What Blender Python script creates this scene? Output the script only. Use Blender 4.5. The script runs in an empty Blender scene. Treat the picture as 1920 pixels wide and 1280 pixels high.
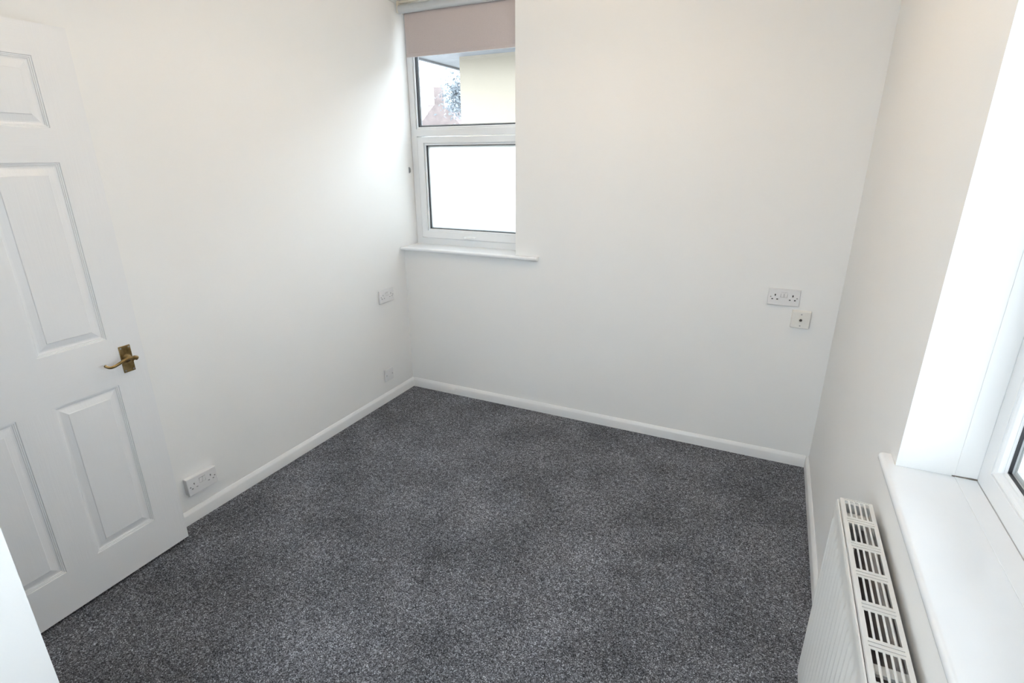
import bpy, bmesh, math, random
from mathutils import Matrix, Vector

# ------------------------------------------------------------------ camera, sky, exposure
scn = bpy.context.scene
COL = scn.collection
random.seed(4)

CAM = Vector((2.2692, -2.9909, 1.6119))
YAW, PITCH, ROLL, FPX = -0.4510, 0.3327, -0.0041, 1001.55
fw = Vector((math.sin(YAW)*math.cos(PITCH), math.cos(YAW)*math.cos(PITCH), -math.sin(PITCH)))
rt = Vector((math.cos(YAW), -math.sin(YAW), 0))
up = rt.cross(fw)
r2 = math.cos(ROLL)*rt + math.sin(ROLL)*up
u2 = -math.sin(ROLL)*rt + math.cos(ROLL)*up
cd = bpy.data.cameras.new('camera')
cam = bpy.data.objects.new('camera', cd)
COL.objects.link(cam)
cd.sensor_width = 36.0
cd.lens = 36.0*FPX/1920.0
cd.clip_start = 0.02
M = Matrix((r2, u2, -fw)).transposed().to_4x4()
M.translation = CAM
cam.matrix_world = M
scn.camera = cam

world = bpy.data.worlds.new('overcast_sky')
scn.world = world
world.use_nodes = True
bg = world.node_tree.nodes['Background']
bg.inputs['Color'].default_value = (0.80, 0.90, 1.0, 1)
bg.inputs['Strength'].default_value = 7.4

scn.view_settings.view_transform = 'Standard'
scn.view_settings.look = 'None'
scn.view_settings.gamma = 1.0
scn.view_settings.use_curve_mapping = False
scn.view_settings.exposure = 0.20

# ------------------------------------------------------------------ materials
MATS = {}
def nodes_of(name):
    m = bpy.data.materials.new(name)
    m.use_nodes = True
    nt = m.node_tree
    return m, nt, nt.nodes, nt.links, nt.nodes['Principled BSDF']

def coords(nt, scale=(1, 1, 1)):
    tc = nt.nodes.new('ShaderNodeTexCoord')
    mp = nt.nodes.new('ShaderNodeMapping')
    mp.inputs['Scale'].default_value = scale
    nt.links.new(tc.outputs['Object'], mp.inputs['Vector'])
    return mp.outputs['Vector']

def mat(name, col, rough=0.5, spec=0.5, metal=0.0, bump=0.0, bscale=200.0, var=0.0, vscale=6.0, stretch=(1, 1, 1), coat=0.0):
    """paint / plastic / metal with a light colour variation and fine relief"""
    m, nt, N, L, b = nodes_of(name)
    b.inputs['Roughness'].default_value = rough
    b.inputs['Specular IOR Level'].default_value = spec
    b.inputs['Metallic'].default_value = metal
    b.inputs['Coat Weight'].default_value = coat
    v = coords(nt, stretch)
    n = N.new('ShaderNodeTexNoise'); n.inputs['Scale'].default_value = vscale; n.inputs['Detail'].default_value = 4
    L.new(v, n.inputs['Vector'])
    r = N.new('ShaderNodeValToRGB')
    lo = [c*(1-var) for c in col]; hi = [min(1, c*(1+var)) for c in col]
    r.color_ramp.elements[0].position = 0.3; r.color_ramp.elements[1].position = 0.7
    r.color_ramp.elements[0].color = (*lo, 1); r.color_ramp.elements[1].color = (*hi, 1)
    L.new(n.outputs['Fac'], r.inputs['Fac']); L.new(r.outputs['Color'], b.inputs['Base Color'])
    if bump:
        n2 = N.new('ShaderNodeTexNoise'); n2.inputs['Scale'].default_value = bscale; n2.inputs['Detail'].default_value = 3
        L.new(v, n2.inputs['Vector'])
        bp = N.new('ShaderNodeBump'); bp.inputs['Strength'].default_value = bump; bp.inputs['Distance'].default_value = 0.002
        L.new(n2.outputs['Fac'], bp.inputs['Height']); L.new(bp.outputs['Normal'], b.inputs['Normal'])
    MATS[name] = m
    return m

mat('wall_paint', (0.92, 0.912, 0.897), rough=0.62, spec=0.3, bump=0.12, bscale=90, var=0.008, vscale=1.5)
mat('ceiling_paint', (0.92, 0.915, 0.905), rough=0.8, spec=0.2, bump=0.1, bscale=120)
mat('gloss_trim', (0.86, 0.86, 0.86), rough=0.28, spec=0.5, bump=0.04, bscale=60, var=0.01)
mat('sill_gloss', (0.87, 0.88, 0.895), rough=0.22, spec=0.5, bump=0.04, bscale=25, var=0.012, vscale=9)
mat('upvc', (0.86, 0.87, 0.88), rough=0.25, spec=0.5)
mat('gasket', (0.03, 0.03, 0.035), rough=0.5)
mat('spacer', (0.33, 0.34, 0.36), rough=0.4, metal=0.3)
mat('socket_plastic', (0.84, 0.83, 0.83), rough=0.3, spec=0.5)
mat('socket_aged', (0.86, 0.835, 0.785), rough=0.4, spec=0.5, var=0.02, vscale=20)
mat('pin_dark', (0.03, 0.025, 0.025), rough=0.6)
mat('screw_metal', (0.42, 0.41, 0.40), rough=0.35, metal=0.8)
mat('radiator_white', (0.81, 0.80, 0.775), rough=0.32, spec=0.5, var=0.015, vscale=8)
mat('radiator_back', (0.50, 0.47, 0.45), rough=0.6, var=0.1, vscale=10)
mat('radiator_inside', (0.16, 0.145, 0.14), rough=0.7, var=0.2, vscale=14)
mat('aluminium_tube', (0.58, 0.61, 0.63), rough=0.4, metal=0.15, stretch=(3, 40, 40), var=0.03)
mat('cream_plastic', (0.78, 0.74, 0.64), rough=0.4)
mat('shadow_line_grey', (0.45, 0.44, 0.43), rough=0.8)  # grey of the soft shadow line at the frame foot
mat('grime', (0.20, 0.17, 0.14), rough=0.9, var=0.4, vscale=60)
mat('render_cream', (0.297, 0.261, 0.21), rough=0.9, bump=0.3, bscale=60, var=0.02)
mat('soffit_grey', (0.20, 0.215, 0.24), rough=0.7, var=0.1)
mat('roof_tile', (0.145, 0.115, 0.11), rough=0.85, var=0.2, vscale=3)
mat('brick_far', (0.17, 0.135, 0.13), rough=0.9, var=0.15, vscale=2)
mat('far_render', (0.20, 0.195, 0.20), rough=0.9, var=0.05)
mat('far_pane', (0.12, 0.14, 0.17), rough=0.15)
mat('paving', (0.50, 0.49, 0.47), rough=0.9, var=0.15, vscale=1.2)
mat('foliage', (0.21, 0.235, 0.26), rough=0.8, var=0.35, vscale=9)  # leaf colour paled and blued to carry distant haze
mat('bark', (0.10, 0.075, 0.055), rough=0.9, var=0.3, vscale=14)
mat('lamp_shade_fabric', (0.85, 0.80, 0.70), rough=0.8)

def brass():
    m, nt, N, L, b = nodes_of('brass')
    b.inputs['Metallic'].default_value = 1.0
    b.inputs['Roughness'].default_value = 0.3
    v = coords(nt)
    n = N.new('ShaderNodeTexNoise'); n.inputs['Scale'].default_value = 45; n.inputs['Detail'].default_value = 5
    L.new(v, n.inputs['Vector'])
    r = N.new('ShaderNodeValToRGB')
    r.color_ramp.elements[0].color = (0.19, 0.125, 0.05, 1); r.color_ramp.elements[0].position = 0.3
    r.color_ramp.elements[1].color = (0.50, 0.36, 0.17, 1); r.color_ramp.elements[1].position = 0.75
    L.new(n.outputs['Fac'], r.inputs['Fac']); L.new(r.outputs['Color'], b.inputs['Base Color'])
    MATS['brass'] = m
brass()

def door_paint(name, axis):
    """white gloss over an embossed wood grain running along one axis"""
    m, nt, N, L, b = nodes_of(name)
    b.inputs['Base Color'].default_value = (0.88, 0.88, 0.885, 1)
    b.inputs['Roughness'].default_value = 0.36
    b.inputs['Specular IOR Level'].default_value = 0.5
    s = [160, 160, 160]; s[axis] = 7
    v = coords(nt, tuple(s))
    n = N.new('ShaderNodeTexNoise'); n.inputs['Scale'].default_value = 1.0; n.inputs['Detail'].default_value = 3
    n.inputs['Distortion'].default_value = 0.6
    L.new(v, n.inputs['Vector'])
    bp = N.new('ShaderNodeBump'); bp.inputs['Strength'].default_value = 0.22; bp.inputs['Distance'].default_value = 0.0015
    L.new(n.outputs['Fac'], bp.inputs['Height']); L.new(bp.outputs['Normal'], b.inputs['Normal'])
    MATS[name] = m
door_paint('door_grain_upright', 2)
door_paint('door_grain_across', 0)

def fabric():
    m, nt, N, L, b = nodes_of('blind_fabric')
    b.inputs['Roughness'].default_value = 0.85
    b.inputs['Specular IOR Level'].default_value = 0.15
    v = coords(nt)
    n = N.new('ShaderNodeTexNoise'); n.inputs['Scale'].default_value = 500; n.inputs['Detail'].default_value = 2
    L.new(v, n.inputs['Vector'])
    r = N.new('ShaderNodeValToRGB')
    r.color_ramp.elements[0].color = (0.57, 0.50, 0.49, 1); r.color_ramp.elements[0].position = 0.3
    r.color_ramp.elements[1].color = (0.64, 0.57, 0.56, 1); r.color_ramp.elements[1].position = 0.7
    L.new(n.outputs['Fac'], r.inputs['Fac']); L.new(r.outputs['Color'], b.inputs['Base Color'])
    bp = N.new('ShaderNodeBump'); bp.inputs['Strength'].default_value = 0.15; bp.inputs['Distance'].default_value = 0.001
    L.new(n.outputs['Fac'], bp.inputs['Height']); L.new(bp.outputs['Normal'], b.inputs['Normal'])
    MATS['blind_fabric'] = m
fabric()

def carpet():
    m, nt, N, L, b = nodes_of('carpet')
    b.inputs['Roughness'].default_value = 0.95
    b.inputs['Specular IOR Level'].default_value = 0.1
    v = coords(nt)
    # single yarn tips
    vo = N.new('ShaderNodeTexVoronoi'); vo.inputs['Scale'].default_value = 330
    L.new(v, vo.inputs['Vector'])
    sep = N.new('ShaderNodeSeparateColor'); L.new(vo.outputs['Color'], sep.inputs['Color'])
    r = N.new('ShaderNodeValToRGB')
    e = r.color_ramp.elements
    e[0].position = 0.0; e[0].color = (0.031, 0.032, 0.037, 1)
    e[1].position = 1.0; e[1].color = (0.52, 0.535, 0.595, 1)
    k = e.new(0.5); k.color = (0.136, 0.139, 0.155, 1)
    k = e.new(0.85); k.color = (0.25, 0.258, 0.287, 1)
    L.new(sep.outputs['Red'], r.inputs['Fac'])
    # brushed pile: broad soft patches where the pile leans
    n1 = N.new('ShaderNodeTexNoise'); n1.inputs['Scale'].default_value = 3.2; n1.inputs['Detail'].default_value = 5; n1.inputs['Roughness'].default_value = 0.6
    L.new(v, n1.inputs['Vector'])
    mr = N.new('ShaderNodeMapRange'); mr.inputs['From Min'].default_value = 0.3; mr.inputs['From Max'].default_value = 0.7
    mr.inputs['To Min'].default_value = 0.70; mr.inputs['To Max'].default_value = 1.30
    L.new(n1.outputs['Fac'], mr.inputs['Value'])
    n2 = N.new('ShaderNodeTexNoise'); n2.inputs['Scale'].default_value = 55; n2.inputs['Detail'].default_value = 3
    L.new(v, n2.inputs['Vector'])
    mr2 = N.new('ShaderNodeMapRange'); mr2.inputs['From Min'].default_value = 0.3; mr2.inputs['From Max'].default_value = 0.7
    mr2.inputs['To Min'].default_value = 0.72; mr2.inputs['To Max'].default_value = 1.28
    L.new(n2.outputs['Fac'], mr2.inputs['Value'])
    mu = N.new('ShaderNodeMath'); mu.operation = 'MULTIPLY'
    L.new(mr.outputs['Result'], mu.inputs[0]); L.new(mr2.outputs['Result'], mu.inputs[1])
    vm = N.new('ShaderNodeVectorMath'); vm.operation = 'SCALE'
    L.new(r.outputs['Color'], vm.inputs[0]); L.new(mu.outputs['Value'], vm.inputs['Scale'])
    L.new(vm.outputs['Vector'], b.inputs['Base Color'])
    bp = N.new('ShaderNodeBump'); bp.inputs['Strength'].default_value = 0.6; bp.inputs['Distance'].default_value = 0.003
    L.new(vo.outputs['Distance'], bp.inputs['Height']); bp.invert = True
    L.new(bp.outputs['Normal'], b.inputs['Normal'])
    MATS['carpet'] = m
carpet()

def glass(name, frosted=False):
    m = bpy.data.materials.new(name); m.use_nodes = True
    nt = m.node_tree; N = nt.nodes; L = nt.links
    for n in list(N):
        if n.type != 'OUTPUT_MATERIAL': N.remove(n)
    out = [n for n in N if n.type == 'OUTPUT_MATERIAL'][0]
    gl = N.new('ShaderNodeBsdfGlossy'); gl.inputs['Roughness'].default_value = 0.02
    fr = N.new('ShaderNodeFresnel'); 
    ge = N.new('ShaderNodeNewGeometry')          # same air-to-glass reflectance on both faces of the thin pane
    io = N.new('ShaderNodeMapRange'); io.inputs['To Min'].default_value = 1.45; io.inputs['To Max'].default_value = 1/1.45
    L.new(ge.outputs['Backfacing'], io.inputs['Value']); L.new(io.outputs['Result'], fr.inputs['IOR'])
    mx = N.new('ShaderNodeMixShader')
    if frosted:
        a = N.new('ShaderNodeBsdfTranslucent'); a.inputs['Color'].default_value = (0.93, 0.95, 0.94, 1)
        tc = N.new('ShaderNodeTexCoord'); no = N.new('ShaderNodeTexNoise'); no.inputs['Scale'].default_value = 160
        L.new(tc.outputs['Object'], no.inputs['Vector'])
        bp = N.new('ShaderNodeBump'); bp.inputs['Strength'].default_value = 0.3; bp.inputs['Distance'].default_value = 0.001
        L.new(no.outputs['Fac'], bp.inputs['Height']); L.new(bp.outputs['Normal'], a.inputs['Normal'])
        gl.inputs['Roughness'].default_value = 0.25
        a = a.outputs[0]
    else:
        t = N.new('ShaderNodeBsdfTransparent'); t.inputs['Color'].default_value = (0.975, 0.985, 0.98, 1)
        a = t.outputs[0]
    L.new(fr.outputs[0], mx.inputs[0]); L.new(a, mx.inputs[1]); L.new(gl.outputs[0], mx.inputs[2])
    L.new(mx.outputs[0], out.inputs['Surface'])
    MATS[name] = m
glass('clear_glass')
glass('frosted_glass', True)

def emit(name, col, s):
    m = bpy.data.materials.new(name); m.use_nodes = True
    b = m.node_tree.nodes['Principled BSDF']
    b.inputs['Emission Color'].default_value = (*col, 1); b.inputs['Emission Strength'].default_value = s
    MATS[name] = m
emit('bulb_glow', (1.0, 0.80, 0.58), 10)

# ------------------------------------------------------------------ helpers
def tag(o, label=None, cat=None, group=None, kind=None):
    if label: o['label'] = label
    if cat: o['category'] = cat
    if group: o['group'] = group
    if kind: o['kind'] = kind
    return o

def empty(name, loc=(0, 0, 0), rotz=0.0):
    o = bpy.data.objects.new(name, None); COL.objects.link(o)
    o.location = loc; o.rotation_euler = (0, 0, rotz); o.empty_display_size = 0.05
    return o

def build(name, bm, m, parent=None, smooth=None, bevel=0.0, seg=2, loc=None):
    bmesh.ops.remove_doubles(bm, verts=bm.verts, dist=1e-6)
    if bevel:
        es = [e for e in bm.edges if len(e.link_faces) == 2 and e.calc_face_angle(0) > 0.6]
        if es: bmesh.ops.bevel(bm, geom=es, offset=bevel, segments=seg, profile=0.5, affect='EDGES', clamp_overlap=True)
    bmesh.ops.recalc_face_normals(bm, faces=bm.faces)
    me = bpy.data.meshes.new(name); bm.to_mesh(me); bm.free()
    if smooth is not None:
        for p in me.polygons: p.use_smooth = True
        me.set_sharp_from_angle(angle=math.radians(smooth))
    me.materials.append(MATS[m])
    o = bpy.data.objects.new(name, me); COL.objects.link(o)
    if parent: o.parent = parent
    if loc: o.location = loc
    return o

def dup(o, parent, loc=None, name=None):
    c = o.copy(); COL.objects.link(c); c.parent = parent
    if loc is not None: c.location = loc
    return c

def box(bm, x0, x1, y0, y1, z0, z1):
    v = [bm.verts.new((x, y, z)) for x in (x0, x1) for y in (y0, y1) for z in (z0, z1)]
    for f in ((0, 1, 3, 2), (4, 6, 7, 5), (0, 4, 5, 1), (2, 3, 7, 6), (0, 2, 6, 4), (1, 5, 7, 3)):
        bm.faces.new([v[i] for i in f])
    return bm

def nbox(*a): return box(bmesh.new(), *a)

def holed(us, vs, holes, w0, w1, f):
    """slab over [u0,u1]x[v0,v1], thickness w0..w1, with rectangular holes; f maps (u,v,w) to xyz"""
    bm = bmesh.new()
    U = sorted(set([us[0], us[1]] + [h[i] for h in holes for i in (0, 1)]))
    V = sorted(set([vs[0], vs[1]] + [h[i] for h in holes for i in (2, 3)]))
    solid = {}
    for i in range(len(U)-1):
        for j in range(len(V)-1):
            cu, cv = (U[i]+U[i+1])/2, (V[j]+V[j+1])/2
            solid[i, j] = not any(h[0] < cu < h[1] and h[2] < cv < h[3] for h in holes)
    vc = {}
    def vt(i, j, w):
        if (i, j, w) not in vc: vc[i, j, w] = bm.verts.new(f(U[i], V[j], w))
        return vc[i, j, w]
    for (i, j), s in solid.items():
        if not s: continue
        for w in (w0, w1):
            bm.faces.new([vt(i, j, w), vt(i+1, j, w), vt(i+1, j+1, w), vt(i, j+1, w)])
        for di, dj, a, b in ((-1, 0, (i, j), (i, j+1)), (1, 0, (i+1, j), (i+1, j+1)), (0, -1, (i, j), (i+1, j)), (0, 1, (i, j+1), (i+1, j+1))):
            if not solid.get((i+di, j+dj), False):
                bm.faces.new([vt(*a, w0), vt(*b, w0), vt(*b, w1), vt(*a, w1)])
    return bm

XZ = lambda u, v, w: (u, w, v)      # wall facing along y
YZ = lambda u, v, w: (w, u, v)      # wall facing along x
XY = lambda u, v, w: (u, v, w)      # horizontal

def prism(bm, prof, axis, a0, a1):
    """extrude a 2D profile along an axis (0: profile in y,z; 1: profile in x,z; 2: x,y)"""
    def P(p, a):
        return {0: (a, p[0], p[1]), 1: (p[0], a, p[1]), 2: (p[0], p[1], a)}[axis]
    A = [bm.verts.new(P(p, a0)) for p in prof]; B = [bm.verts.new(P(p, a1)) for p in prof]
    n = len(prof)
    for i in range(n): bm.faces.new([A[i], A[(i+1) % n], B[(i+1) % n], B[i]])
    bm.faces.new(A); bm.faces.new(B)
    return bm

def cyl(bm, c, r, h, axis=2, n=20, r1=None):
    r1 = r if r1 is None else r1
    def P(a, q, t):
        u, v = q*math.cos(a), q*math.sin(a)
        return {0: (c[0]+t, c[1]+u, c[2]+v), 1: (c[0]+u, c[1]+t, c[2]+v), 2: (c[0]+u, c[1]+v, c[2]+t)}[axis]
    A = [bm.verts.new(P(2*math.pi*i/n, r, 0)) for i in range(n)]
    B = [bm.verts.new(P(2*math.pi*i/n, r1, h)) for i in range(n)]
    for i in range(n): bm.faces.new([A[i], A[(i+1) % n], B[(i+1) % n], B[i]])
    bm.faces.new(A); bm.faces.new(B)
    return bm

def tube(bm, pts, rad, n=12, flat=1.0, upv=Vector((0, 0, 1))):
    """round bar along points with a radius per point; ends closed by small caps"""
    pts = [Vector(p) for p in pts]
    if not hasattr(rad, '__len__'): rad = [rad]*len(pts)
    rings = []
    for i, p in enumerate(pts):
        t = (pts[min(i+1, len(pts)-1)]-pts[max(i-1, 0)]).normalized()
        a = t.cross(upv)
        if a.length < 1e-4: a = t.cross(Vector((0, 1, 0)))
        a.normalize(); b = a.cross(t)
        rings.append([bm.verts.new(p+a*rad[i]*flat*math.cos(2*math.pi*k/n)+b*rad[i]*math.sin(2*math.pi*k/n)) for k in range(n)])
    for r0, r1 in zip(rings, rings[1:]):
        for k in range(n): bm.faces.new([r0[k], r0[(k+1) % n], r1[(k+1) % n], r1[k]])
    bm.faces.new(rings[0]); bm.faces.new(rings[-1])
    return bm

def spline(pts, m=6):
    out = []
    P = [Vector(p) for p in pts]
    for i in range(len(P)-1):
        p0, p1, p2, p3 = P[max(i-1, 0)], P[i], P[i+1], P[min(i+2, len(P)-1)]
        for k in range(m):
            t = k/m
            out.append(0.5*((2*p1)+(p2-p0)*t+(2*p0-5*p1+4*p2-p3)*t*t+(3*p1-p0-3*p2+p3)*t**3))
    out.append(P[-1])
    return out

def struct(name, bm, m, label, **k):
    return tag(build(name, bm, m, **k), label, kind='structure')

# ------------------------------------------------------------------ the room shell
W = 2.6134            # right wall face
CEIL = 2.62
NEAR = -3.75          # wall behind the camera
WX0, WX1, WZ0, WZ1 = 0.0, 0.848, 1.012, 2.50          # small window opening in back wall
WO = 0.975                                             # the frame runs on behind the plaster
RY0, RY1, RZ0, RZ1 = -2.94, -1.578, 0.880, 2.36       # large window opening in right wall
PY, PX = -2.66, 1.045                                  # end of the entrance partition
DO0, DO1 = 0.105, 0.905                                # doorway in the partition

struct('floor', nbox(-0.05, W+0.05, NEAR, 0.02, -0.08, 0.0), 'carpet', 'dark charcoal flecked twist-pile carpet covering the whole floor')
struct('ceiling', nbox(-0.1, W+0.28, NEAR-0.1, 0.28, CEIL, CEIL+0.1), 'ceiling_paint', 'plain white painted ceiling')
struct('wall_left', nbox(-0.12, 0.0, NEAR, 0.28, -0.05, CEIL), 'wall_paint', 'plain white painted wall that the panelled door opens against')
wb = struct('wall_back', holed((0, W), (-0.05, CEIL), [(WX0-0.001, WX1, WZ0, WZ1)], 0.0, 0.05, XZ), 'wall_paint', 'plain white painted wall with the small blind-covered window')
build('outer_leaf', holed((0, W), (-0.05, CEIL), [(WX0-0.001, WO, WZ0, WZ1)], 0.05, 0.28, XZ), 'wall_paint', wb)
struct('wall_right', holed((NEAR, 0.28), (-0.05, CEIL), [(RY0, RY1, RZ0, RZ1)], W, W+0.28, YZ), 'wall_paint', 'white painted wall with the deep window recess above the radiator')
struct('wall_near', holed((0.0, W), (-0.05, CEIL), [(1.10, 2.10, 0.80, 2.56)], NEAR-0.1, NEAR, XZ), 'wall_paint', 'plain white painted wall facing the small window')  # opening cut for the added window behind the viewpoint
struct('wall_partition', holed((0.0, PX), (-0.05, CEIL), [(DO0, DO1, -0.06, 2.04)], PY-0.10, PY, XZ), 'wall_paint', 'white partition wall holding the doorway of the panelled door')
struct('wall_return', nbox(PX-0.10, PX, NEAR, PY-0.10, -0.05, CEIL), 'wall_paint', 'white wall corner jutting into the room beside the open door')

def skirting(name, axis, a0, a1, face, sgn, label):
    h, hf, t = 0.066, 0.047, 0.015
    pr = [(face, 0), (face+sgn*t, 0), (face+sgn*t, hf), (face+sgn*(t-0.002), hf+0.005), (face+sgn*0.006, h-0.003), (face+sgn*0.003, h), (face, h)]
    return struct(name, prism(bmesh.new(), pr, axis, a0, a1), 'gloss_trim', label, smooth=35)
skirting('baseboard_left', 1, PY, -0.0, 0.0, 1, 'low white chamfered skirting board along the wall behind the door')
skirting('baseboard_back', 0, 0.015, W-0.015, 0.0, -1, 'low white chamfered skirting board under the small window wall')
skirting('baseboard_right', 1, NEAR, 0.0, W, -1, 'low white chamfered skirting board running behind the radiator')

# door lining and architrave on the partition
t = tag(empty('trim_1', (0, PY, 0)), 'white door lining and architrave around the doorway', kind='structure')
build('lining', holed((DO0-0.001, DO1+0.001), (0.0, 2.04), [(DO0+0.028, DO1-0.028, -0.01, 2.012)], -0.10, 0.0, XZ), 'gloss_trim', t)
build('architrave', holed((DO0-0.05, DO1+0.06), (0.0, 2.10), [(DO0+0.01, DO1-0.01, -0.01, 2.03)], 0.0, 0.014, XZ), 'gloss_trim', t, bevel=0.003)

# ------------------------------------------------------------------ small window (back wall)
FY = 0.158
w1 = tag(empty('window_1', (0, FY, WZ0)), 'small white two-light window with clear upper and frosted lower pane', kind='structure')
def pw(bm, name, m, **k):                      # world-coordinates mesh under window_1
    o = build(name, bm, m, w1, **k); o.location = -w1.location
    return o
def ring(u0, u1, v0, v1, wd, w0, w1_, f=XZ):
    return holed((u0, u1), (v0, v1), [(u0+wd, u1-wd, v0+wd, v1-wd)], w0, w1_, f)
TZ = 1.738                                     # underside of transom / top of sash
pw(holed((WX0+0.002, WO), (1.036, WZ1), [(0.050, WO-0.055, 1.080, TZ+0.004), (0.045, WO-0.050, 1.786, WZ1-0.045)], FY, FY+0.07, XZ), 'frame', 'upvc', bevel=0.0025)
sash = pw(holed((0.056, WO-0.060), (1.086, TZ), [(0.105, WO-0.109, 1.130, 1.699)], FY-0.012, FY+0.045, XZ), 'sash', 'upvc', bevel=0.003)
def sub(parent, name, bm, m, **k):
    o = build(name, bm, m, parent, **k); return o
# glazing beads, gaskets, spacers, panes
def glaze(parent, u0, u1, v0, v1, yf, pane_m, f=XZ, sg=1):
    b = 0.014
    sub(parent, 'glazing_bead', ring(u0-0.0005, u1+0.0005, v0-0.0005, v1+0.0005, b, yf, yf+sg*0.018, f), 'upvc', bevel=0.004)
    sub(parent, 'gasket', ring(u0+b-0.002, u1-b+0.002, v0+b-0.002, v1-b+0.002, 0.0055, yf+sg*0.006, yf+sg*0.018, f), 'gasket')
    sub(parent, 'spacer_bar', ring(u0+b-0.001, u1-b+0.001, v0+b-0.001, v1-b+0.001, 0.012, yf+sg*0.024, yf+sg*0.036, f), 'spacer')
    g = bmesh.new()
    lo, hi = sorted((yf+sg*0.018, yf+sg*0.022))
    if f is XZ: box(g, u0, u1, lo, hi, v0, v1)
    else: box(g, lo, hi, u0, u1, v0, v1)
    sub(parent, 'pane', g, pane_m)
glaze(sash, 0.105, WO-0.109, 1.130, 1.699, FY-0.006, 'frosted_glass')
up_l = pw(nbox(0.0455, WO-0.0505, FY+0.008, FY+0.06, 1.7865, 1.795), 'upper_light_rebate', 'upvc')
glaze(up_l, 0.045, WO-0.050, 1.786, WZ1-0.045, FY+0.004, 'clear_glass')
# sash handle
hb = bmesh.new(); box(hb, 0.398, 0.452, FY-0.020, FY-0.012, 1.089, 1.108)
hd = sub(sash, 'window_handle', hb, 'upvc', bevel=0.004)
hb = bmesh.new()
tube(hb, spline([(0.412, FY-0.020, 1.097), (0.416, FY-0.040, 1.097), (0.436, FY-0.046, 1.100), (0.470, FY-0.042, 1.103), (0.498, FY-0.038, 1.101)], 5),
     [0.010, 0.010, 0.0105, 0.0105, 0.010, 0.0098, 0.0095, 0.009, 0.0085, 0.008, 0.0078, 0.0075, 0.0075, 0.0075, 0.0078, 0.008, 0.0085, 0.009, 0.009, 0.008, 0.004], n=12)
l_ = pw(hb, 'handle_lever', 'upvc', smooth=50)
kb = cyl(bmesh.new(), (0.405, FY-0.0215, 1.0965), 0.0035, 0.004, 1, 12)
pw(kb, 'keyhole', 'pin_dark')

def sill_profile(front, back, top, th, rnd):
    """rounded nose facing -axis direction"""
    pr = [(back, top), (back, top-th)]
    for k in range(0, 9):
        a = -math.pi/2 - k*math.pi/8
        pr.append((front+rnd+rnd*math.cos(a), top-th/2+th/2*math.sin(a)))
    return pr
sb = bmesh.new()
ST, STH = 1.036, 0.022
box(sb, 0.002, WX1-0.001, 0.0, 0.051, ST-STH, ST); box(sb, 0.002, WO-0.001, 0.05, FY+0.004, ST-STH, ST)
prism(sb, sill_profile(-0.042, 0.0, ST, STH, 0.010), 0, 0.003, 1.006)
pw(sb, 'window_sill', 'sill_gloss', smooth=40)

# roller blind hanging in the recess
BY = 0.062
rb = tag(empty('roller_blind', (0.42, BY, 2.46)), 'taupe fabric roller blind drawn part way down the small window', 'blind')
def pb(bm, name, m, **k):
    o = build(name, bm, m, rb, **k); o.location = -rb.location; return o
pb(cyl(bmesh.new(), (0.046, BY-0.006, 2.456), 0.0235, 0.846, 0, 24), 'roller_tube', 'aluminium_tube', smooth=40)
FB = BY+0.0178
fb = bmesh.new()
prism(fb, [(FB, 2.458), (FB-0.0004, 2.214), (FB+0.0004, 2.214), (FB+0.0008, 2.458)], 0, 0.062, 0.880)
pb(fb, 'fabric', 'blind_fabric')
hb = bmesh.new()
prism(hb, [(FB-0.0022, 2.219), (FB-0.0032, 2.212), (FB-0.0022, 2.199), (FB+0.0022, 2.199), (FB+0.0032, 2.212), (FB+0.0022, 2.219)], 0, 0.062, 0.880)
pb(hb, 'hem_bar', 'blind_fabric')
pb(nbox(0.0615, 0.8805, FB-0.0012, FB+0.0012, 2.1968, 2.199), 'hem_edge', 'upvc')
for x0 in (0.036, 0.892):
    bb = bmesh.new(); box(bb, x0, x0+0.012, BY-0.024, BY+0.028, 2.436, 2.4995); pb(bb, 'bracket', 'cream_plastic', bevel=0.003)
pb(nbox(0.030, 0.910, BY-0.010, BY+0.032, 2.487, 2.4997), 'head_rail', 'cream_plastic', bevel=0.002)
sp = bmesh.new()
for i in range(20):
    a = 2*math.pi*i/20; c = (0.047, BY+0.0175*math.cos(a), 2.462+0.0175*math.sin(a))
    bmesh.ops.create_icosphere(sp, subdivisions=1, radius=0.0024, matrix=Matrix.Translation(c))
pb(sp, 'bead_chain', 'cream_plastic')

# cord cleat on the side of the recess
ck = tag(empty('cord_cleat', (0.0, 0.113, 1.53)), 'tiny grey cord cleat screwed beside the small window frame', 'cleat')
cb = bmesh.new(); box(cb, 0.0, 0.004, -0.005, 0.005, -0.019, 0.019); build('base', cb, 'spacer', ck, bevel=0.0015)
cb = bmesh.new(); tube(cb, [(0.004, 0, -0.016), (0.010, 0, -0.012), (0.011, 0, 0.0), (0.010, 0, 0.012), (0.004, 0, 0.016)], [0.002, 0.003, 0.0035, 0.003, 0.002], n=8)
build('horn', cb, 'screw_metal', ck, smooth=60)

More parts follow.
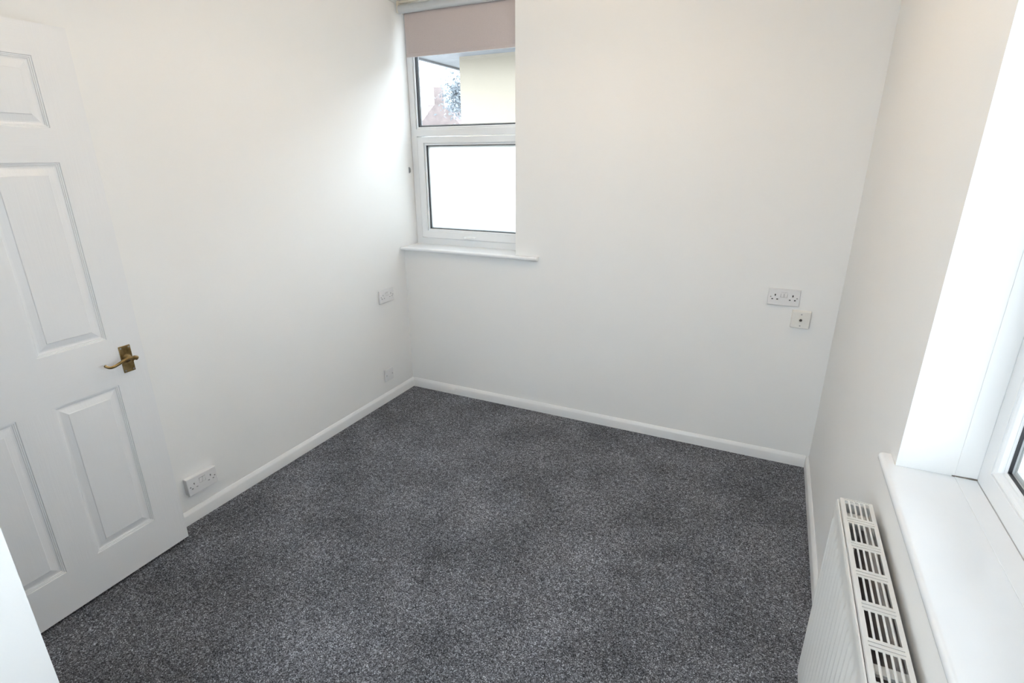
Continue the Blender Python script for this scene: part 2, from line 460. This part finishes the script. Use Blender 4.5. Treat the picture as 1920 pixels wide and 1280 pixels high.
# ------------------------------------------------------------------ large window (right wall)
FX = 2.769
w2 = tag(empty('window_2', (FX, (RY0+RY1)/2, 0.905)), 'large white window in the deep recess above the radiator', kind='structure')
def pw2(bm, name, m, **k):
    o = build(name, bm, m, w2, **k); o.location = -w2.location; return o
F0, F1, G0, G1 = RY0, RY1-0.001, 0.900, RZ1            # frame extents
MID = -2.26
fo = 0.056
frame2 = pw2(holed((F0, F1), (G0, G1), [(F0+fo, MID-0.03, G0+fo, G1-fo), (MID+0.03, F1-fo, G0+fo, G1-fo)], FX, FX+0.075, YZ), 'frame', 'upvc', bevel=0.003)
for (a, b) in ((F0+fo, MID-0.03), (MID+0.03, F1-fo)):
    # ovolo moulded bead stepping down to the glass
    bm = bmesh.new()
    steps = [(0.0, -0.001), (0.001, -0.001), (0.0018, 0.002), (0.0034, 0.002), (0.0044, 0.0), (0.008, 0.001), (0.012, 0.005), (0.0145, 0.0105), (0.0148, 0.0135), (0.0165, 0.014), (0.0185, 0.018), (0.0185, 0.060), (0.0, 0.060)]
    rings_ = []
    for d, dep in steps:
        rings_.append([bm.verts.new((FX+dep, y, z)) for y, z in ((a+d, G0+fo+d), (b-d, G0+fo+d), (b-d, G1-fo-d), (a+d, G1-fo-d))])
    for r0, r1 in zip(rings_, rings_[1:]+rings_[:1]):
        for k in range(4): bm.faces.new([r0[k], r0[(k+1) % 4], r1[(k+1) % 4], r1[k]])
    sub(frame2, 'glazing_bead', bm, 'upvc')
    d = 0.0175
    sub(frame2, 'gasket', ring(a+d, b-d, G0+fo+d, G1-fo-d, 0.0035, FX+0.0185, FX+0.0245, YZ), 'gasket')
    sub(frame2, 'spacer_bar', ring(a+d+0.001, b-d-0.001, G0+fo+d+0.001, G1-fo-d-0.001, 0.011, FX+0.0290, FX+0.046, YZ), 'upvc')
    sub(frame2, 'pane', nbox(FX+0.0245, FX+0.0285, a+d, b-d, G0+fo+d, G1-fo-d), 'clear_glass')
    sub(frame2, 'outer_lip', ring(a+d, b-d, G0+fo+d, G1-fo-d, 0.014, FX+0.047, FX+0.075, YZ), 'upvc')
# sill board with nosing and horns
SZ, SH = 0.905, 0.024
sb = bmesh.new()
box(sb, W-0.001, FX+0.001, RY0+0.001, RY1-0.001, SZ-SH, SZ)
prism(sb, sill_profile(2.587, W-0.001, SZ, SH, 0.009), 1, RY0-0.055, -1.522)
pw2(sb, 'window_sill', 'sill_gloss', smooth=40)
pw2(nbox(2.727, FX, RY0+0.001, RY1-0.002, SZ, SZ+0.0018), 'sill_strip', 'sill_gloss', bevel=0.0008)
pw2(nbox(2.727, FX, RY1-0.0022, RY1, SZ+0.0018, RZ1), 'reveal_strip', 'wall_paint', bevel=0.0008)
gb = bmesh.new()
tube(gb, [(2.722+0.0118*i, RY1-0.0025+random.uniform(-0.0008, 0.0008), SZ+0.0022) for i in range(5)], [0.0012, 0.0018, 0.0022, 0.0028, 0.0026], n=6)
pw2(gb, 'perished_sealant', 'grime')
pw2(nbox(FX-0.0016, FX+0.001, RY0+0.01, RY1-0.003, SZ+0.0015, SZ+0.0028), 'frame_shadow_line', 'shadow_line_grey')  # thin grey strip painting the soft shadow where frame meets sill

# added window, unseen behind the viewpoint, bringing daylight onto back wall and carpet
w3 = tag(empty('added_window_3', (1.60, NEAR-0.07, 0.80)), 'unseen white two-pane window added opposite the small window to light the room', kind='structure')
f3 = build('frame', holed((-0.50, 0.50), (0.0, 1.76), [(-0.455, -0.02, 0.045, 1.715), (0.02, 0.455, 0.045, 1.715)], 0.0, 0.07, XZ), 'upvc', w3, bevel=0.003)
for x0, x1 in ((-0.455, -0.02), (0.02, 0.455)):
    build('pane', nbox(x0, x1, 0.033, 0.037, 0.045, 1.715), 'clear_glass', f3)
build('window_sill', nbox(-0.53, 0.56, 0.07, 0.12, -0.02, 0.0), 'sill_gloss', w3, bevel=0.004)

# ------------------------------------------------------------------ panelled door
DX, DY, DA = 0.0976, -1.8414, 0.0304
DW, DZ0, DZ1, DT = 0.780, 0.012, 2.014, 0.035
d1 = tag(empty('door_1', (DX+DW*math.sin(DA), DY-DW*math.cos(DA), 0.0), math.pi/2+DA), 'white six-panel moulded door standing open along the plain wall', kind='structure')
# local: x from hinge to free edge, front face at y=0 looking -y, thickness to +y
S = lambda s: DW-s
cols = [(S(0.663), S(0.443)), (S(0.337), S(0.117))]
rows = [(0.180, 0.794), (0.978, 1.600), (1.706, 1.918)]
lo_, mi_, hi_ = cols[0][0], (cols[0][1], cols[1][0]), cols[1][1]
build('stile', nbox(0.0, lo_, 0, DT, DZ0, DZ1), 'door_grain_upright', d1)
build('stile', nbox(hi_, DW, 0, DT, DZ0, DZ1), 'door_grain_upright', d1)
zc = [DZ0] + [z for r in rows for z in r] + [DZ1]
for z0, z1 in ((zc[0], zc[1]), (zc[2], zc[3]), (zc[4], zc[5]), (zc[6], zc[7])):
    build('rail', nbox(lo_, hi_, 0, DT, z0, z1), 'door_grain_across', d1)
for z0, z1 in rows:
    build('mullion', nbox(mi_[0], mi_[1], 0, DT, z0, z1), 'door_grain_upright', d1)
PROF = [(0, 0), (0.0015, 0.0035), (0.0045, 0.0035), (0.006, 0.0062), (0.0085, 0.0062), (0.0105, 0.0088), (0.0145, 0.0098), (0.019, 0.0092), (0.0385, 0.0030), (0.0400, 0.0012), (0.0410, 0.0008)]
for (x0, x1) in cols:
    for (z0, z1) in rows:
        bm = bmesh.new()
        for side in (0, 1):
            prev = None
            for d, h in PROF:
                y = h if side == 0 else DT-h
                r = [bm.verts.new(p) for p in ((x0+d, y, z0+d), (x1-d, y, z0+d), (x1-d, y, z1-d), (x0+d, y, z1-d))]
                if prev:
                    for k in range(4): bm.faces.new([prev[k], prev[(k+1) % 4], r[(k+1) % 4], r[k]])
                prev = r
            bm.faces.new(prev)
        build('panel', bm, 'door_grain_upright', d1)
# brass lever handle
HP = build('handle_plate', nbox(S(0.0885), S(0.0455), -0.0045, 0.0, 0.833, 0.938), 'brass', d1, bevel=0.0022)
HP['label'] = 'rectangular brass backplate'
bm = bmesh.new()
cx_, cz_ = S(0.067), 0.888
cyl(bm, (cx_, -0.0045, cz_), 0.0165, -0.006, 1, 24, 0.0125)
cyl(bm, (cx_, -0.0105, cz_), 0.0125, -0.008, 1, 24, 0.0085)
cyl(bm, (cx_, -0.0185, cz_), 0.0078, -0.018, 1, 20)
build('collar', bm, 'brass', HP, smooth=40)
path = [(0.052, -0.041, 0.889), (0.058, -0.043, 0.893), (0.072, -0.045, 0.897), (0.090, -0.046, 0.899), (0.112, -0.046, 0.893), (0.134, -0.045, 0.886), (0.150, -0.044, 0.885), (0.160, -0.042, 0.890), (0.167, -0.039, 0.898)]
pts = spline([(S(a), b, c) for a, b, c in path], 4)
n_ = len(pts)
rad = []
for i in range(n_):
    t_ = i/(n_-1)
    rad.append((0.0045 if i == 0 else 0.0085 if t_ < 0.2 else 0.0070-0.0026*t_) if i < n_-1 else 0.0026)
build('lever', tube(bmesh.new(), pts, rad, n=14, flat=0.8), 'brass', HP, smooth=60)
for sx in (0.052, 0.082):
    for sz in (0.8405, 0.9305):
        bm = bmesh.new(); cyl(bm, (S(sx), -0.0044, sz), 0.0036, -0.0012, 1, 14, 0.0024)
        build('screw', bm, 'screw_metal', HP, smooth=40)
build('latch_plate', nbox(DW-0.0002, DW+0.0012, 0.006, 0.028, 0.80, 0.96), 'brass', d1)
for z in (0.22, 1.02, 1.80):
    bm = bmesh.new(); cyl(bm, (-0.005, -0.002, z-0.045), 0.0055, 0.09, 2, 14); build('hinge', bm, 'brass', d1, smooth=40)

# ------------------------------------------------------------------ electrical plates
# local: plate in x (width) / z (height), front towards -y, wall at y=0, origin at lower centre
def double_socket(loc, rotz, depth, label, back_box):
    o = tag(empty('double_socket', loc, rotz), label, 'wall socket', 'white double wall sockets')
    w, h = 0.146, 0.086
    th = 0.010
    if back_box:
        build('back_box', nbox(-w/2+0.0015, w/2-0.0015, -(depth-th), 0.0, 0.0015, h-0.0015), 'socket_plastic', o, bevel=0.003)
    holes = []
    for c in (-0.0405, 0.0405):
        holes += [(c-0.0027, c+0.0027, h/2+0.005, h/2+0.0155), (c-0.0155, c-0.0075, h/2-0.0140, h/2-0.0084), (c+0.0075, c+0.0155, h/2-0.0140, h/2-0.0084)]
    sw = [(-0.0155, -0.0015, 0.0425, 0.0695), (0.0015, 0.0155, 0.0425, 0.0695)]
    bm = holed((-w/2+0.003, w/2-0.003), (0.003, h-0.003), holes+sw, -depth, -depth+0.006, XZ)
    f = build('faceplate', bm, 'socket_plastic', o)
    # chamfered rim of the plate
    bm = bmesh.new(); prev = None
    for d, y in ((0.003, -depth), (0.0008, -depth+0.0015), (0.0, -depth+0.004), (0.0, -depth+th)):
        r = [bm.verts.new(p) for p in ((-w/2+d, y, d), (w/2-d, y, d), (w/2-d, y, h-d), (-w/2+d, y, h-d))]
        if prev:
            for k in range(4): bm.faces.new([prev[k], prev[(k+1) % 4], r[(k+1) % 4], r[k]])
        prev = r
    bm.faces.new(prev)
    build('rim', bm, 'socket_plastic', o, smooth=50)
    build('pin_shutters', nbox(-w/2+0.012, w/2-0.012, -depth+0.0045, -depth+0.0065, h/2-0.016, h/2+0.017), 'pin_dark', o)
    for x0, x1, z0, z1 in sw:
        bm = bmesh.new()
        prism(bm, [(-depth-0.0022, z1-0.0012), (-depth-0.0004, (z0+z1)/2), (-depth+0.0008, z0+0.0012), (-depth+0.0044, z0+0.0012), (-depth+0.0044, z1-0.0012)], 0, x0+0.0009, x1-0.0009)
        build('switch_rocker', bm, 'socket_plastic', o)
    for x in (-0.0603, 0.0603):
        bm = bmesh.new(); cyl(bm, (x, -depth+0.0002, h/2), 0.0034, -0.0011, 1, 14); build('screw', bm, 'screw_metal', o, smooth=40)
    return o
PI = math.pi
double_socket((2.364, 0.0, 0.887), 0, 0.012, 'white double socket above the aerial box on the small window wall', False)
double_socket((0.0, -1.688, 0.1425), PI/2, 0.030, 'white surface-mounted double socket low on the wall beside the open door', True)
double_socket((0.0, -0.238, 0.698), PI/2, 0.013, 'white double socket high in the corner below the small window', False)

# aerial outlet in a surface box
a = tag(empty('aerial_outlet', (2.4565, 0.0, 0.780)), 'off-white square aerial outlet box with a dark round hole', 'aerial outlet')
hw, hh, dd = 0.0435, 0.090, 0.026
bm = bmesh.new(); prev = None
for d, y in ((0.0, 0.0), (0.0, -0.008), (0.004, -0.018)):
    r = [bm.verts.new(p) for p in ((-hw+d, y, d), (hw-d, y, d), (hw-d, y, hh-d), (-hw+d, y, hh-d))]
    if prev:
        for k in range(4): bm.faces.new([prev[k], prev[(k+1) % 4], r[(k+1) % 4], r[k]])
    prev = r
bm.faces.new(prev)
build('back_box', bm, 'socket_aged', a, bevel=0.0015)
build('faceplate', nbox(-hw+0.002, hw-0.002, -dd, -0.018, 0.002, hh-0.002), 'socket_aged', a, bevel=0.003)
bm = bmesh.new()
tube(bm, [(0.0078*math.cos(k*PI/10), -dd-0.0006, 0.0445+0.0078*math.sin(k*PI/10)) for k in range(21)], 0.0014, n=6)
build('coax_ring', bm, 'socket_aged', a, smooth=60)
build('coax_hole', cyl(bmesh.new(), (0, -dd+0.001, 0.0445), 0.0068, -0.0014, 1, 18), 'pin_dark', a)
build('coax_pin', cyl(bmesh.new(), (0, -dd, 0.0445), 0.0013, -0.0012, 1, 10), 'screw_metal', a)
for z in (0.0155, 0.0745):
    build('screw', cyl(bmesh.new(), (0, -dd+0.0003, z), 0.0034, -0.0011, 1, 14), 'screw_metal', a, smooth=40)

# blank plate
b_ = tag(empty('blank_plate', (0.0, -0.276, 0.147), PI/2), 'small blank white square plate just above the skirting near the corner', 'wall plate')
build('plate', nbox(-0.043, 0.043, -0.011, 0.0, 0.0, 0.086), 'socket_plastic', b_, bevel=0.0028)
for x in (-0.0302, 0.0302):
    build('screw', cyl(bmesh.new(), (x, -0.0108, 0.043), 0.0036, -0.0011, 1, 14), 'screw_metal', b_, smooth=40)

# ------------------------------------------------------------------ radiator
RS = 0.006
RX0, RXT0, RXT1 = 2.507+RS, 2.5185+RS, 2.5905+RS
RY_A, RY_B = -1.540, -2.742
RB, RT = 0.150, 0.762
rd = tag(empty('radiator', (2.545, (RY_A+RY_B)/2, 0.0)), 'white panel radiator with slotted top grille beneath the large window sill', 'radiator')
def pr_(bm, name, m, parent=None, **k):
    o = build(name, bm, m, rd, **k); o.location = -rd.location; return o
# front panel, pressed vertical flutes fading into plain rims
bm = bmesh.new()
pitch = 0.0335
ny = int(round((RY_A-RY_B)/pitch))*6
zs = [RB, RB+0.014, RB+0.032, RB+0.045] + [0.30, 0.45, 0.60] + [RT-0.060, RT-0.045, RT-0.026, RT-0.012]
amp = [0, 0, 0.0, 0.0042] + [0.0042]*3 + [0.0042, 0.0, 0, 0]
pf = [-0.2, 0.0, 0.75, 1.0, 0.75, 0.0]
grid = []
for z, am in zip(zs, amp):
    row = []
    for i in range(ny+1):
        y = RY_A+(RY_B-RY_A)*i/ny
        edge = 0 if i < 4 or i > ny-4 else 1
        row.append(bm.verts.new((RX0+0.0045-edge*am*max(0, pf[i % 6]), y, z)))
    grid.append(row)
for r0, r1 in zip(grid, grid[1:]):
    for i in range(ny): bm.faces.new([r0[i], r0[i+1], r1[i+1], r1[i]])
# wrap to the back of the panel with a rolled top edge
back = [(0.0065, RT-0.007), (0.0095, RT-0.007), (0.0110, RT-0.012), (0.0110, RB+0.006), (0.0080, RB)]
prev = grid[-1]
for dx, z in back:
    row = [bm.verts.new((RX0+dx, RY_A+(RY_B-RY_A)*i/ny, z)) for i in range(ny+1)]
    for i in range(ny): bm.faces.new([prev[i], prev[i+1], row[i+1], row[i]])
    prev = row
for i in range(ny): bm.faces.new([prev[i], prev[i+1], grid[0][i+1], grid[0][i]])
pr_(bm, 'front_panel', 'radiator_white', smooth=30)
# top grille
holes = []
y = RY_A-0.0035
per = 0.0985
xs = [2.5282+RS+0.0114*i for i in range(5)]
holes.append((2.5262+RS, 2.5838+RS, y-0.0022, y))
y0 = RY_A-0.0105
while y0-0.072 > RY_B+0.01:
    for x in xs: holes.append((x, x+0.0074, y0-0.072, y0))
    holes.append((2.5262+RS, 2.5838+RS, y0-0.0822, y0-0.080))
    if y0-per-0.072 > RY_B+0.01: holes.append((2.5262+RS, 2.5838+RS, y0-0.0922, y0-0.090))
    y0 -= per
pr_(holed((RXT0, RXT1), (RY_B+0.004, RY_A-0.0005), holes, RT-0.0015, RT, XY), 'top_grille', 'radiator_white')
pr_(nbox(RXT0, RXT0+0.0012, RY_B+0.004, RY_A-0.0005, RT-0.011, RT-0.0015), 'grille_lip', 'radiator_white')
pr_(nbox(RXT1-0.0012, RXT1, RY_B+0.004, RY_A-0.0005, RT-0.030, RT-0.0015), 'grille_lip', 'radiator_white')
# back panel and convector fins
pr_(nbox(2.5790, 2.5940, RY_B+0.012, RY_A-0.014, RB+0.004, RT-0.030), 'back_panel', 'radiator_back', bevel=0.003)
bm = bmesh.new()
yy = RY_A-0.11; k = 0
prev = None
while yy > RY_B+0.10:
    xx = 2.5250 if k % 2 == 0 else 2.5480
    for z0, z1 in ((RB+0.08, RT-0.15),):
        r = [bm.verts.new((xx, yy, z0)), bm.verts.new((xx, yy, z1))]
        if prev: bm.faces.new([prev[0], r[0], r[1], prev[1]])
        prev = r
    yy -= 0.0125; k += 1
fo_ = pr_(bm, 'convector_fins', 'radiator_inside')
# end side panels
for ys in (RY_A, RY_B):
    s_ = -1 if ys == RY_A else 1
    bm = holed((RX0+0.0112, RXT1-0.0012), (RB+0.02, RT-0.012), [(2.538, 2.586, RB+0.12+0.075*i, RB+0.17+0.075*i) for i in range(5)], ys+s_*0.0035, ys+s_*0.005, XZ)
    pr_(bm, 'side_panel', 'radiator_white')
# water way joining the two panels near each end, and hanging bracket seen through the slots
for yc in (-1.587, -2.695):
    bm = bmesh.new(); cyl(bm, (2.5250, yc, RT-0.034), 0.019, 0.054, 0, 20); pr_(bm, 'connecting_pipe', 'radiator_white', smooth=40)
for yc in (-2.072,):
    bm = bmesh.new(); box(bm, 2.526, RXT1-0.003, yc-0.011, yc+0.011, RT-0.022, RT-0.014)
    pr_(bm, 'hanging_bracket', 'radiator_white', bevel=0.001)
    pr_(nbox(RXT1-0.0015, W, yc-0.011, yc+0.011, RT-0.26, RT-0.16), 'wall_bracket', 'radiator_white')
for yc in (RY_A-0.03, RY_B+0.03):
    bm = bmesh.new(); tube(bm, spline([(2.55, yc, RB+0.03), (2.55, yc, 0.06), (2.55, yc, 0.0)], 4), 0.0075, n=12); pr_(bm, 'feed_pipe', 'radiator_white', smooth=60)

# ------------------------------------------------------------------ pendant lamp (above the frame, lights the room)
LAMP = 23.5
LP = Vector((1.45, -1.35, CEIL))
pl = tag(empty('pendant_lamp', LP), 'cream uplighter bowl lamp hanging from the middle of the ceiling', 'lamp')
build('ceiling_rose', cyl(bmesh.new(), (0, 0, 0), 0.045, -0.022, 2, 24, 0.03), 'socket_plastic', pl, smooth=40)
for k in range(3):
    a_ = 2*PI*k/3
    build('hanging_rod', tube(bmesh.new(), [(0.03*math.cos(a_), 0.03*math.sin(a_), -0.02), (0.150*math.cos(a_), 0.150*math.sin(a_), -0.150)], 0.0025, n=8), 'screw_metal', pl)
bm = bmesh.new(); prev = None
for k in range(11):
    a_ = k/10*PI/2
    R_, z_ = max(0.001, 0.17*math.sin(a_)), -0.15-0.075*math.cos(a_)
    r = [bm.verts.new((R_*math.cos(2*PI*i/32), R_*math.sin(2*PI*i/32), z_)) for i in range(32)]
    if prev:
        for i in range(32): bm.faces.new([prev[i], prev[(i+1) % 32], r[(i+1) % 32], r[i]])
    prev = r
build('bowl_shade', bm, 'lamp_shade_fabric', pl, smooth=60)
bm = bmesh.new(); bmesh.ops.create_uvsphere(bm, u_segments=20, v_segments=12, radius=0.028, matrix=Matrix.Translation((0, 0, -0.185)))
build('bulb', bm, 'bulb_glow', pl, smooth=180)
ld = bpy.data.lights.new('bulb_light', 'POINT'); ld.energy = LAMP; ld.color = (1.0, 0.76, 0.51); ld.shadow_soft_size = 0.03
lo = bpy.data.objects.new('bulb_light', ld); COL.objects.link(lo); lo.parent = pl; lo.location = (0, 0, -0.145)

# ------------------------------------------------------------------ outside
cn = struct('added_canopy', nbox(W+0.28, W+2.50, -6.0, 1.0, 2.46, 2.56), 'soffit_grey', 'unseen lean-to roof added outside the large window to shade its sill')  # overhang added out of view to keep skylight off the large sill
for y_ in (-5.9, 0.9):
    build('post', nbox(W+2.36, W+2.46, y_-0.05, y_+0.05, -0.15, 2.46), 'upvc', cn)
struct('ground', nbox(-60, 60, -60, 60, -0.30, -0.15), 'paving', 'pale paved ground outside the windows')

nh = tag(empty('neighbour_house', (2.5, 5.5, -0.15)), 'cream rendered house with dark eaves seen through the clear upper pane', 'house')
def pn(bm, name, m, **k):
    o = build(name, bm, m, nh, **k); o.location = -nh.location; return o
pn(nbox(-1.0, 7.0, 2.5, 9.0, -0.15, 2.62), 'wall', 'render_cream')
pn(nbox(-1.40, 7.4, 2.10, 9.4, 2.62, 2.64), 'soffit', 'soffit_grey')
pn(holed((-1.44, 7.44), (2.06, 9.44), [(-1.40, 7.40, 2.10, 9.40)], 2.60, 2.78, XY), 'fascia', 'soffit_grey')
bm = bmesh.new()
v = [bm.verts.new(p) for p in ((-1.5, 2.0, 2.78), (7.5, 2.0, 2.78), (7.5, 9.5, 2.78), (-1.5, 9.5, 2.78), (1.8, 5.75, 4.6), (4.2, 5.75, 4.6))]
for f in ((0, 1, 5, 4), (1, 2, 5), (2, 3, 4, 5), (3, 0, 4), (3, 2, 1, 0)): bm.faces.new([v[i] for i in f])
pn(bm, 'roof', 'roof_tile')

def far_house(loc, rz, w, d, h, rh, label, wallm, name='far_house'):
    o = tag(empty(name, loc, rz), label, 'house')
    build('wall', nbox(-w/2, w/2, -d/2, d/2, 0, h), wallm, o)
    bm = bmesh.new()
    prism(bm, [(-d/2-0.3, h-0.1), (d/2+0.3, h-0.1), (0, h+rh)], 0, -w/2-0.2, w/2+0.2)
    build('roof', bm, 'roof_tile', o)
    build('chimney', nbox(w*0.2, w*0.2+0.7, -0.35, 0.35, h+rh*0.5, h+rh+0.9), 'brick_far', o)
    for x in (-w*0.28, w*0.22):
        for z in (0.9, 3.4):
            if z+1.2 < h:
                f = build('window', nbox(x-0.6, x+0.6, -d/2-0.06, -d/2+0.05, z, z+1.2), 'upvc', o)
                build('pane', nbox(x-0.5, x+0.5, -d/2-0.08, -d/2-0.05, z+0.1, z+1.1), 'far_pane', f)
    return o
far_house((-22.3, 41.0, -0.15), 0.55, 8, 5, 3.9, 2.1, 'brick house with long red tiled roof far behind the cream house', 'brick_far')
far_house((-21.6, 34.0, -0.15), -1.02, 4.6, 2.6, 3.9, 1.7, 'pale narrow gabled cottage standing in front of the far brick house', 'far_render')

tr = tag(empty('tree', (-14.9, 26.0, -0.15)), 'dark leafy tree showing past the corner of the cream house', 'tree')
build('trunk', tube(bmesh.new(), spline([(0, 0, 0), (0.1, 0, 1.6), (0.0, 0.1, 3.2), (0.1, 0, 5.0)], 4), [0.24-0.015*i for i in range(13)], n=10), 'bark', tr, smooth=60)
bm = bmesh.new()
for i in range(2200):
    u = random.gauss(0, 0.5); vv = random.gauss(0, 0.5); ww = random.gauss(5.1, 0.55)
    c = Vector((u, vv, ww)); s = random.uniform(0.06, 0.14)
    q = Matrix.Rotation(random.uniform(0, 6.28), 3, Vector((random.random()-.5, random.random()-.5, random.random()-.5)).normalized())
    vs = [bm.verts.new(c+q @ Vector(p)*s) for p in ((-1, 0, 0), (0, -.6, 0.15), (1, 0, 0), (0, .6, 0.15))]
    bm.faces.new(vs)
build('foliage', bm, 'foliage', tr)['kind'] = 'stuff'
